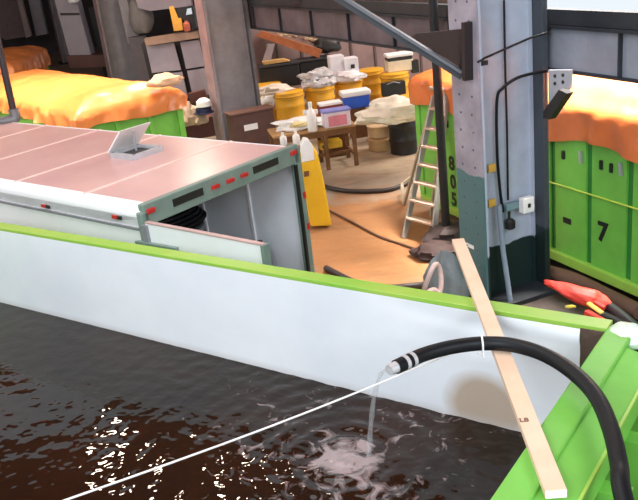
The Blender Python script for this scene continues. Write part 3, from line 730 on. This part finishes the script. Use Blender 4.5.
# cloths and cap right of the green container end
beige=mat('beige_cloth',(0.62,0.45,0.33),.8,0,.2,5,.4)
bx_=thing('equipment_crate','low dark red crate between the lockers and the second column','crate',aty(200,128,20.5))
MB().box(aty(199,131,20.6)+UP*.12,(1.0,.6,.5),15).build('crate_body',mat('dark_red_brown',(.10,.03,.025),.6),bx_,bevel=.01)
quad([(188,94),(204,90),(208,100),(190,104)],21.5,'crate_back',MATS['dark_red_brown'],bx_,.2)
lump('work_gloves',aty(190,125,19.9),(.30,.22,.30),beige,'beige canvas work gloves heaped beside the green container end','gloves',1,.5)
lump('canvas_cloth',aty(201,124,19.9),(.20,.18,.20),beige,'small beige cloth wad nearest the second column','cloth',6,.5)
cap=thing('navy_cap','navy cap with white top lying on the beige cloths','cap',aty(205,112,20.0))
MB().lathe(aty(204,113,19.6),[(.24,0),(.25,.02),(.2,.03),(.19,.12),(.1,.16)],16).build('brim_band',mat('navy',(.012,.015,.06),.5),cap,True)
MB().lathe(aty(204,106,19.6),[(.19,0),(.17,.12),(.08,.19),(.02,.2)],16).build('crown',white,cap,True)
lump('crumpled_paper',onz(165,86,2.12),(.35,.3,.14),mat('tan_paper',(.72,.45,.28),.7),'tan crumpled paper on top of the long orange tarpaulin corner','paper',4,.4)

# ================= work area: drums, table =================
ydm=mat('yellow_drum',(0.72,0.36,0.02),.42,0,.12,3,.08)
def drum_mesh(c,r,h):
    p=[(r*.9,0),(r*.96,.02),(r*.94,.06)]
    for z in (.33,.66): p+= [(r*.96,h*z-.05),(r,h*z-.02),(r,h*z+.02),(r*.965,h*z+.05)]
    p+= [(r*.98,h*.86),(r*1.04,h*.87),(r*1.04,h*.93),(r*.98,h*.94),(r*.97,h),(r*.9,h*1.01)]
    return MB().lathe(c,p,28)
def drum(px,py,label,r=.40,h=.98,z=0,mt=None):
    c=onz(px,py,z); t=thing('overpack_drum',label,'drum',c,0,'yellow drums behind the work table')
    drum_mesh(c,r,h).build('body',mt or ydm,t,True)
    MB().lathe(c+UP*(h*1.0),[(r*.99,0),(r*1.0,.015),(r*.93,.04),(r*.5,.05)],28).build('lid',mt or ydm,t,True)
    MB().lathe(c+UP*(h*.895),[(r*1.045,0),(r*1.055,.012),(r*1.045,.025)],28).build('ring_band',mat('drum_ring_dark',(.35,.17,.02),.5),t,True)
    return c
d1=drum(293,128,'yellow drum nearest the second column, cream cloth on its rim')
d2=drum(323,121,'yellow drum with a plastic bag heap on its lid')
d3=drum(351,113,'yellow drum under the two white boxes')
d4=drum(373,104,'yellow drum immediately right of the one with white boxes')
d5=drum(397,108,'rightmost yellow drum with a black case hung on its front')
d6=drum(272,119,'yellow drum mostly hidden behind the second column and cloths')
plast=mat('grey_plastic_film',(0.55,0.52,0.52),.3,0,.3,5,.6)
lump('plastic_bag',d2+UP*.98+Vector((-.05,0,0)),(.5,.4,.24),plast,'crumpled grey and white plastic bag on the second yellow drum','plastic bag',3,.6,nu=36,nv=24)
lump('dark_cloth',d2+UP*1.0+Vector((0,-.25,0)),(.25,.12,.13),mat('dark_grey_cloth',(.06,.06,.065),.7),'dark grey rag showing under the plastic bag','rag',5,.4)
lump('cream_cloth',d1+UP*.96+Vector((-.35,.1,0)),(.42,.3,.14),mat('cream_cloth',(.72,.62,.52),.7),'cream cloth draped on the leftmost visible yellow drum','cloth',7,.5)
lump('white_sack',d6+UP*.1+Vector((.05,-.6,.4)),(.3,.25,.22),white,'white sack beside the second column left of the drums','sack',2,.4)
bxs=thing('white_box','pair of tall white boxes with a black mark on the third yellow drum','box',d3+UP*1.03)
c=d3+UP*1.03; 
for o_,h_,w_ in ((-.20,.62,.40),(.18,.52,.40)):
    MB().box(c+Vector((o_-.08,0,h_/2)),(w_,.42,h_),8).build('carton',mat('white_carton',(.72,.70,.74),.6),bxs,bevel=.008)
MB().box(c+Vector((.16,-.24,.30)),(.11,.01,.11),8,).build('black_mark',ink,bxs)
lump('plastic_sheet',d3+UP*1.0+Vector((.02,-.3,-.06)),(.42,.16,.16),mat('clear_film',(.78,.72,.72),.3),'pale plastic film bunched below the white boxes','plastic sheet',8,.5)
# cooler on d5
co=thing('battery_cooler','cream box with white lid and black band on the rightmost yellow drum','cooler',d5+UP*1.03)
c=d5+UP*1.03+Vector((.16,.1,0))
MB().box(c+UP*.15,(.72,.45,.3),5).build('body',mat('cream_plastic',(.72,.62,.45),.5),co,bevel=.02)
MB().box(c+UP*.35,(.68,.44,.1),5).build('band',black,co,bevel=.01); MB().box(c+UP*.44,(.74,.48,.09),5).build('lid',white,co,bevel=.02)
MB().box(c+Vector((.42,-.1,.08)),(.2,.2,.35),5).build('side_case',black,co,bevel=.01)
cs_=thing('black_case','black equipment case hung on the front of the rightmost yellow drum','case',d5+Vector((-.15,-.55,.45)))
MB().box(d5+Vector((-.12,-.52,.66)),(.66,.2,.36),5).build('case_body',black,cs_,bevel=.02)
MB().tube([d5+Vector((-.3,-.63,.80)),d5+Vector((-.12,-.66,.86)),d5+Vector((.06,-.63,.80))],.015,6).build('handle',steel,cs_)
quad([(330,72),(372,73),(404,74),(404,79),(330,79)],24.3,'tan_board',mat('tan_board',(.5,.36,.18),.6),None,.5,'long tan board lying level behind the yellow drums','board')
# table
tb0=onz(273,137,.92); tb1=onz(356,124,.92); tdir=(tb1-tb0); tlen=tdir.length; tdir.normalize(); tang=math.degrees(math.atan2(tdir.y,tdir.x)); tn=cs(tang+90)
tab=thing('work_table','brown wooden work table loaded with bottles and coolers, before the yellow drums','table',Vector((tb0.x,tb0.y,0))+tdir*tlen/2,tang)
tbp=lambda a,b,z: Vector((tb0.x,tb0.y,0))+tdir*a+tn*b+UP*z
MB().box(tbp(tlen/2,.42,.9),(tlen,.85,.05),tang).build('tabletop',mat('light_wood_top',(.46,.27,.11),.5,0,.2,6),tab,bevel=.006)
MB().box(tbp(tlen/2,.04,.81),(tlen-.1,.03,.14),tang).build('apron',brown,tab); MB().box(tbp(tlen/2,.8,.81),(tlen-.1,.03,.14),tang).build('apron',brown,tab)
for a in (.06,tlen-.06,tlen*.62):
    for b in (.05,.79): MB().box(tbp(a,b,.44),(.08,.08,.88),tang).build('leg',brown,tab)
MB().box(tbp(tlen/2,.42,.25),(tlen-.1,.05,.06),tang).build('stretcher',brown,tab)
MB().box(tbp(tlen-.06,.42,.25),(.05,.75,.06),tang).build('stretcher',brown,tab)
MB().box(tbp(tlen*.62,.42,.45),(.05,.75,.06),tang).build('stretcher',brown,tab)
yc=tag(MB().box(tbp(tlen*.72,.55,.45),(.5,.35,.16),tang).build('yellow_tray',mat('yellow_plastic',(.75,.45,.03),.45),None,bevel=.02),'yellow plastic tray on the rail under the work table','tray')
# things on the table
def bottle(c,h,r,label,cap_=False):
    t=thing('bottle',label,'bottle',c); MB().lathe(c,[(r*.9,0),(r,.02),(r,h*.6),(r*.75,h*.7),(r*.35,h*.78),(r*.35,h*.88)],16).build('body',white,t,True)
    MB().lathe(c+UP*h*.88,[(r*.42,0),(r*.42,h*.12),(r*.2,h*.13)],12).build('cap',white,t,True); return t
bt=bottle(onz(313,131,.925),.62,.105,'tall white spray bottle at the front edge of the work table'); 
MB().beam(onz(313,131,.925)+Vector((-.17,0,.42)),onz(313,131,.925)+Vector((.15,0,.40)),.07,.1).build('trigger',white,bt,bevel=.02)
bottle(onz(284,145,.92),.26,.07,'small white bottle on the narrow bench, the left one above the trailer corner')
bottle(onz(297,145,.92),.30,.075,'small white bottle on the narrow bench, the right one beside the yellow barrier')
lump('white_rags',tbp(.55,.45,.925),(.5,.3,.12),white,'heap of white rags at the left of the work table','rags',3,.6)
lump('white_rags',tbp(1.15,.5,.925),(.42,.25,.08),white,'flat white rags between the spray bottle and the cooler','rags',5,.6)
lump('yellow_cloth',tbp(.62,.2,1.02),(.2,.12,.06),mat('pale_yellow',(.75,.62,.3),.7),'pale yellow cloth on the white rags','cloth',9,.4)
mb_=thing('shallow_box','maroon box with white papers behind the pink cooler','box',onz(326,112,.93))
c=onz(331,116,.93); MB().box(c+UP*.14,(.55,.3,.26),tang).build('body',mat('maroon',(.22,.04,.03),.6),mb_); MB().box(c+UP*.30,(.52,.34,.05),tang).build('papers',white,mb_)
ck=thing('cooler','small cooler with a pink front and lilac rim on the table','cooler',onz(338,124,.93))
c=onz(338,127,.93)+tn*.12; MB().box(c+UP*.17,(.58,.32,.33),tang).build('body',mat('lilac_white',(.78,.70,.78),.5),ck,bevel=.02)
MB().box(c+UP*.15-tn*.165,(.40,.01,.22),tang).build('front_panel',mat('pink',(.75,.25,.33),.5),ck)
MB().box(c+UP*.35,(.62,.34,.05),tang).build('rim',mat('lilac_blue',(.25,.25,.6),.5),ck,bevel=.01)
cb_=thing('cooler','blue cooler with a white lid beside the work table end','cooler',aty(356,107,20.0))
c=aty(356,107,20.0); MB().box(c+UP*.15,(.66,.40,.30),8).build('body',mat('blue_plastic',(.03,.12,.62),.4),cb_,bevel=.03)
MB().box(c+UP*.36,(.72,.44,.13),8).build('lid',white,cb_,bevel=.03)
MB().box(Vector((c.x,c.y,c.z/2)),(.4,.3,c.z),8).build('stand',brown,cb_)
bq=onz(290,147,0.92); bh=thing('low_bench','narrow brown bench carrying two small white bottles in front of the work table','bench',(bq.x,bq.y,0),tang)
MB().box(bq-UP*.02,(.75,.34,.04),tang).build('bench_top',brown,bh)
for a_ in (-.33,.33):
    for b_ in (-.12,.12): MB().box(Vector((bq.x,bq.y,.45))+tdir*a_+tn*b_,(.05,.05,.90),tang).build('leg',brown,bh)
MB().box(Vector((onz(331,116,.93).x,onz(331,116,.93).y,.465))+UP*.005,(.5,.28,.93),tang).build('pedestal',brown,mb_)
# sheet, black drum, bucket
bd=onz(405,152,0); t=thing('black_drum','black drum under the cream sheet, left of the right container','drum',bd)
drum_mesh(bd,.34,.95).build('body',black,t,True); MB().lathe(bd+UP*.95,[(.33,0),(.34,.02),(.3,.04)],24).build('lid',black,t,True)
bd2=onz(393,138,0); t=thing('black_drum','second black drum tucked behind the first under the cream sheet','drum',bd2)
drum_mesh(bd2,.34,.95).build('body',black,t,True)
bk=onz(382,149,0); t=thing('wooden_tub','tan stacked wooden tub standing left of the black drum','tub',bk)
MB().lathe(bk,[(.27,0),(.30,.02),(.31,.22),(.33,.23),(.33,.28),(.29,.3)],20).build('lower_tub',mat('tan_tub',(.55,.34,.16),.6),t,True)
MB().lathe(bk+UP*.3,[(.24,0),(.28,.03),(.30,.25),(.32,.28),(.28,.3)],20).build('upper_tub',mat('tan_tub_light',(.68,.48,.28),.6),t,True)
sheetm=mat('cream_sheet',(.80,.74,.60),.7,0,.1,3,.3)
lump('cream_sheet',onz(394,120,1.0)+Vector((.0,.1,-.05)),(.70,.50,.26),sheetm,'cream plastic sheet heaped over the black drums','sheet',4,.45,nu=40,nv=24)
lump('burlap_sack',onz(362,130,0)+Vector((0,.1,0)),(.35,.3,.55),mat('burlap',(.40,.27,.13),.8),'brown burlap sack behind the table end, under the sheet','sack',6,.3)
# orange rusty hopper at the back
hop=thing('rusty_hopper','rust-orange sloping trough piled with scrap below the girder','trough',aty(290,60,24.6))
hm=mat('rust_orange',(.42,.13,.045),.6,0,.3,4,.2)
pl=[aty(x,y,24.2) for x,y in ((256,35),(320,57),(315,50),(262,30))]
MB().prism([aty(256,36,24.2),aty(319,58,24.2),aty(322,50,24.2),aty(262,31,24.2)],(0,.12,0)).build('front_lip',hm,hop)
MB().prism([aty(262,31,24.3),aty(322,50,24.3),aty(326,40,25.4),aty(274,26,25.4)],(0,0,-.08)).build('trough',mat('brown_scrap',(.20,.12,.10),.7,0,.4,12,.4),hop)
sc=MB()
for i in range(26):
    p=aty(272+random.random()*46,32+random.random()*7+i%3,24.5+random.random()*.5); sc.box(p,(.16,.08,.05),random.random()*180)
o=sc.build('scrap_pieces',mat('pale_scrap',(.55,.40,.25),.7),hop); o['kind']='stuff'
for px in (268,312): MB().beam(aty(px,44,24.6),Vector((aty(px,44,24.6).x,24.6,0)),.12,.12).build('leg',mat('post_grey',(.25,.22,.22),.6),hop)
quad([(262,62),(268,45),(275,44),(270,62)],24.0,'grey_post',mat('post_mauve',(.35,.30,.33),.6),None,.12,'slanting mauve-grey post under the rusty trough','post')
def blackthing(px,py,w,h,Y,label,rz=5):
    t=thing('black_bin',label,'bin',aty(px,py,Y)); c=aty(px,py,Y)
    b=MB(); b.box(c+UP*h/2,(w,.6,h),rz); b.build('bin_body',black,t,bevel=.05)
    MB().box(c+UP*(h+.02),(w+.05,.66,.06),rz).build('bin_rim',mat('bin_rim_dark',(.03,.03,.035),.4),t,bevel=.02); return c
blackthing(281,86,1.15,.62,24.0,'black bin left under the rusty trough with yellow board on top')
blackthing(316,78,1.0,.55,24.4,'black bin right under the rusty trough, left of the white boxes')
quad([(262,62),(283,59),(290,61),(264,65)],23.8,'yellow_board',mat('ochre_board',(.6,.36,.12),.6),None,.25,'ochre board lying on the left black bin','board')
lump('black_sack',aty(328,52,24.6),(.42,.3,.28),black,'shiny black sack at the right end of the rusty trough','sack',3,.35)
# odd things above girder
quad([(404,16),(415,17),(413,27),(405,24)],14.5,'red_tool_bag',mat('red_white',(.55,.04,.05),.5),None,.2,'red bag resting on the girder top near the brace','bag')
quad([(414,24),(419,9),(421,9),(417,27)],14.4,'wood_stake',mat('grey_wood',(.22,.17,.12),.7),None,.06,'slanting wooden stake beside the red bag on the girder','stake')
struct(quad([(240,-14),(436,-14),(452,-2),(452,18),(380,16),(340,9),(250,-1)],17,'trim_upper',darkm,None,.3))
# bollard / yellow barrier
yb=thing('yellow_barrier','tall yellow plastic barrier with white top standing beside the trailer door','barrier',onz(320,229,0))
yp=mat('yellow_barrier_plastic',(.88,.52,.02),.4,0,.08,3,.05)
Yb=onz(322,229,0).y
MB().prism([aty(311,227,Yb),aty(332,226,Yb),aty(325,186,Yb),aty(318,154,Yb),aty(311,144,Yb),aty(303,145,Yb),aty(300,160,Yb)],Vector((-.02,.30,0))).build('body',yp,yb,bevel=.03)
MB().prism([aty(302,163,Yb-.02),aty(315,160,Yb-.02),aty(313,147,Yb-.02),aty(309,140,Yb-.02),aty(304,139,Yb-.02),aty(301,146,Yb-.02)],Vector((-.02,.2,0))).build('white_top',white,yb,bevel=.02)
MB().prism([aty(304,172,Yb-.03),aty(309,171,Yb-.03),aty(309,176,Yb-.03),aty(304,177,Yb-.03)],Vector((0,.05,0))).build('latch',brown,yb)
# hoses on floor
def floorline(pts,r,mt,label,name='floor_hose',cat='hose',zz=None):
    P_=[onz(x,y,(r if zz is None else zz)) for x,y in pts]; o=MB().tube(smoothpts(P_,8),r,10).build(name,mt,None,True); tag(o,label,cat); return o
floorline([(318,183),(330,188),(350,191),(372,191),(392,189),(412,181)],.045,mat('floor_hose_dark',(.035,.025,.025),.5),'black hose curving across the floor in front of the work table')
floorline([(324,208),(350,221),(378,236),(398,243),(424,252)],.022,mat('brown_cable',(.12,.055,.03),.6),'thin brown cable running diagonally over the orange floor','floor_cable','cable')
floorline([(326,268),(345,278),(362,285),(390,288),(430,284)],.05,mat('floor_hose_dark',(.035,.025,.025),.5),'dark hose on the orange floor along the far rim of the tank')
lump('red_coupling',onz(427,253,0),(.10,.12,.06),mat('red_cloth_dark',(.45,.03,.03),.5),'small red coupling at the foot of the stepladder','coupling',2,.3)
# stepladder
lad=thing('stepladder','wooden and aluminium stepladder standing open left of the large column','ladder',onz(418,240,0))
lg=mat('ladder_alu',(.36,.34,.31),.5,.2,.15,8); lw=mat('ladder_tread_pink_tan',(.55,.38,.29),.6)
f1=onz(404,238,0); f2_=onz(433,246,0)
def lowpt(base,px,py): 
    return None
yt=12.9
t1=aty(436,88,yt+.25); t2=aty(447,90,yt-.1)
MB().beam(f1,t1,.09,.04,up=BM).build('rail',lg,lad); MB().beam(f2_,t2,.09,.04,up=BM).build('rail',lg,lad)
for k,fr_ in enumerate((.14,.26,.38,.50,.62,.74,.87)):
    a=f1.lerp(t1,fr_); b=f2_.lerp(t2,fr_); MB().beam(a,b,.13,.03).build('tread',lw,lad)
r1_=onz(400,190,0)+Vector((.05,.2,0)); r2_=onz(438,214,0)+Vector((.1,.5,0))
bm_=mat('ladder_back_tan',(.42,.33,.24),.6)
MB().beam(onz(404,205,0),onz(402,184,.25),.05,.04).build('back_leg',bm_,lad)
MB().beam(t1,onz(404,205,0),.05,.035,up=BM).build('back_leg',bm_,lad); MB().beam(t2,onz(431,216,0),.05,.035,up=BM).build('back_leg',bm_,lad)
MB().beam(onz(402,184,.25),onz(420,170,.45),.05,.04).build('spreader',bm_,lad)
MB().beam(t1+UP*.02,t2+UP*.02,.25,.04).build('top_cap',lg,lad)
# dark pole
po=thing('dark_pole','slim dark vertical pole on a base between the stepladder and the large column','pole',onz(447,243,0))
pb=onz(447,243,0); MB().tube([pb,pb+UP*6.5],.068,12).build('shaft',mat('pole_black',(.009,.008,.010),.5),po,True)
MB().lathe(pb,[(.3,0),(.3,.05),(.12,.08),(.08,.3)],16).build('base',black,po,True)
lump('dark_rags',onz(452,243,0),(.40,.3,.19),mat('dark_brown_rag',(.035,.02,.018),.7),'dark brown rags around the foot of the slim pole','rags',5,.4)
lump('dark_rags',onz(436,256,0),(.35,.3,.12),mat('dark_red_rag',(.028,.010,.008),.8),'flat dark red-brown rags left of the column foot','rags',8,.4)
# grey cloth sack and pink rope hanging outside tank behind the rim
gcl=mat('grey_striped_cloth',(.20,.23,.24),.8,0,.3,6,.5,vstretch=6)
Ys=8.6
lump('grey_sack',onz(453,312,0)+Vector((-.06,.05,0)),(.26,.25,.46),gcl,'grey canvas sack standing between the tank rim and column foot','sack',7,.25,nu=36,nv=22)
c=aty(433,283,8.3)
rpk=MB()
tag(MB().tube([c+Vector((.09*math.cos(a)+.04*math.sin(a),.05*math.sin(a*2),.19*math.sin(a)-.03*math.cos(a*2))) for a in [2*math.pi*i/30 for i in range(31)]],.028,8,False).build('rope_coil',mat('pink_white_rope',(.75,.55,.50),.8,0,.15,20,.4),None,True),'pinkish white rope loop hanging beside the grey sack','rope')
c=aty(431,300,8.2)
tag(MB().tube([c+Vector((.10*math.cos(a),.05*math.sin(a*2),.11*math.sin(a))) for a in [2*math.pi*i/30 for i in range(31)]],.032,8,False).build('rope_coil',MATS['pink_white_rope'],None,True),'lower pinkish rope coil just behind the tank rim','rope')
# ================= right edge =================
redm=mat('red_fabric',(.80,.05,.03),.55,0,.15,6,.4)
rb=thing('red_bag','bright red fabric bag with yellow stripes on the dark floor behind the rim','bag',onz(572,300,.3))
Yr=7.6
def red(u,v):
    a=u*2*math.pi; t=v*math.pi
    p=Vector((math.sin(t)*math.cos(a),math.sin(t)*math.sin(a),math.cos(t)))
    k=1+.25*nz(p.x*2,p.y*2,p.z*2)
    taper=.35+.65*(p.x*.5+.5)
    return onz(576,301,.55)+TX*(p.x*.36*k)+TY*(p.y*.20*k*taper)+UP*(.12*p.z*k*taper+.10-.10*p.x)
MB().grid(red,30,18).build('bag_body',redm,rb,True)
ys=mat('yellow_stripe',(.90,.75,.12),.5)
for (a,b) in (((567,307),(574,306)),((588,303),(602,313))):
    MB().beam(onz(*a,.72),onz(*b,.68),.05,.02).build('stripe',ys,rb)
MB().beam(onz(594,303,.7),onz(604,309,.66),.05,.06).build('strap',redm,rb); MB().beam(onz(586,312,.66),onz(604,322,.62),.06,.05).build('strap',redm,rb)
floorline([(584,296),(603,304),(622,318),(640,334),(660,352)],.075,blackrub,'thick black hose curling right of the red bag, farther one','floor_hose',zz=.5)
floorline([(600,318),(618,326),(634,342),(650,360)],.085,blackrub,'thick black hose below the red bag nearest the tank corner','floor_hose',zz=.5)
floorline([(600,302),(618,306),(640,316),(660,324)],.03,mat('red_brown_hose',(.20,.05,.03),.5),'thin red-brown hose running along the floor at the right edge','floor_hose',zz=.05)
floorline([(548,272),(575,280),(610,297),(640,312)],.10,mat('brown_pipe',(.17,.09,.06),.6),'dull brown pipe lying on the floor under the right container','floor_pipe','pipe',zz=.1)
pnk=tag(MB().beam(onz(610,385,1.6),onz(648,362,1.6),.16,.05).build('flat_bar',mat('mauve_bar',(.38,.25,.27),.6),None),'mauve flat bar outside the tank end at the right edge','bar')
bg_=lump('bluish_bag',onz(634,394,1.2),(.14,.16,.14),mat('blue_white_plastic',(.10,.18,.22),.3,0,.9,9,.6,col2=(.5,.6,.65)),'bluish clear plastic bag on the black bin at the right edge','plastic bag',3,.5)
bo=tag(MB().box(onz(642,420,1.0)-UP*.5,(.75,.8,1.2),-36.5).build('black_bin',black,None,bevel=.04),'black bin outside the tank end at the right edge','bin')
yx=thing('yellow_case','orange-yellow case at the right edge below the bluish bag','case',onz(638,452,1.85))
MB().box(onz(648,455,1.85)-UP*.12,(.36,.34,.35),-36.5).build('case_shell',mat('amber_plastic',(.90,.42,.03),.4),yx,bevel=.04)
MB().beam(onz(633,428,1.9),onz(642,424,1.9),.03,.03).build('handle',black,yx)
st_=MB().box(onz(648,455,1.85)-UP*1.07,(.5,.5,1.5),-36.5).build('equipment_stand',darkm,None); tag(st_,'dark stand carrying the orange-yellow case at the lower right','stand')
bpy.context.view_layer.update()
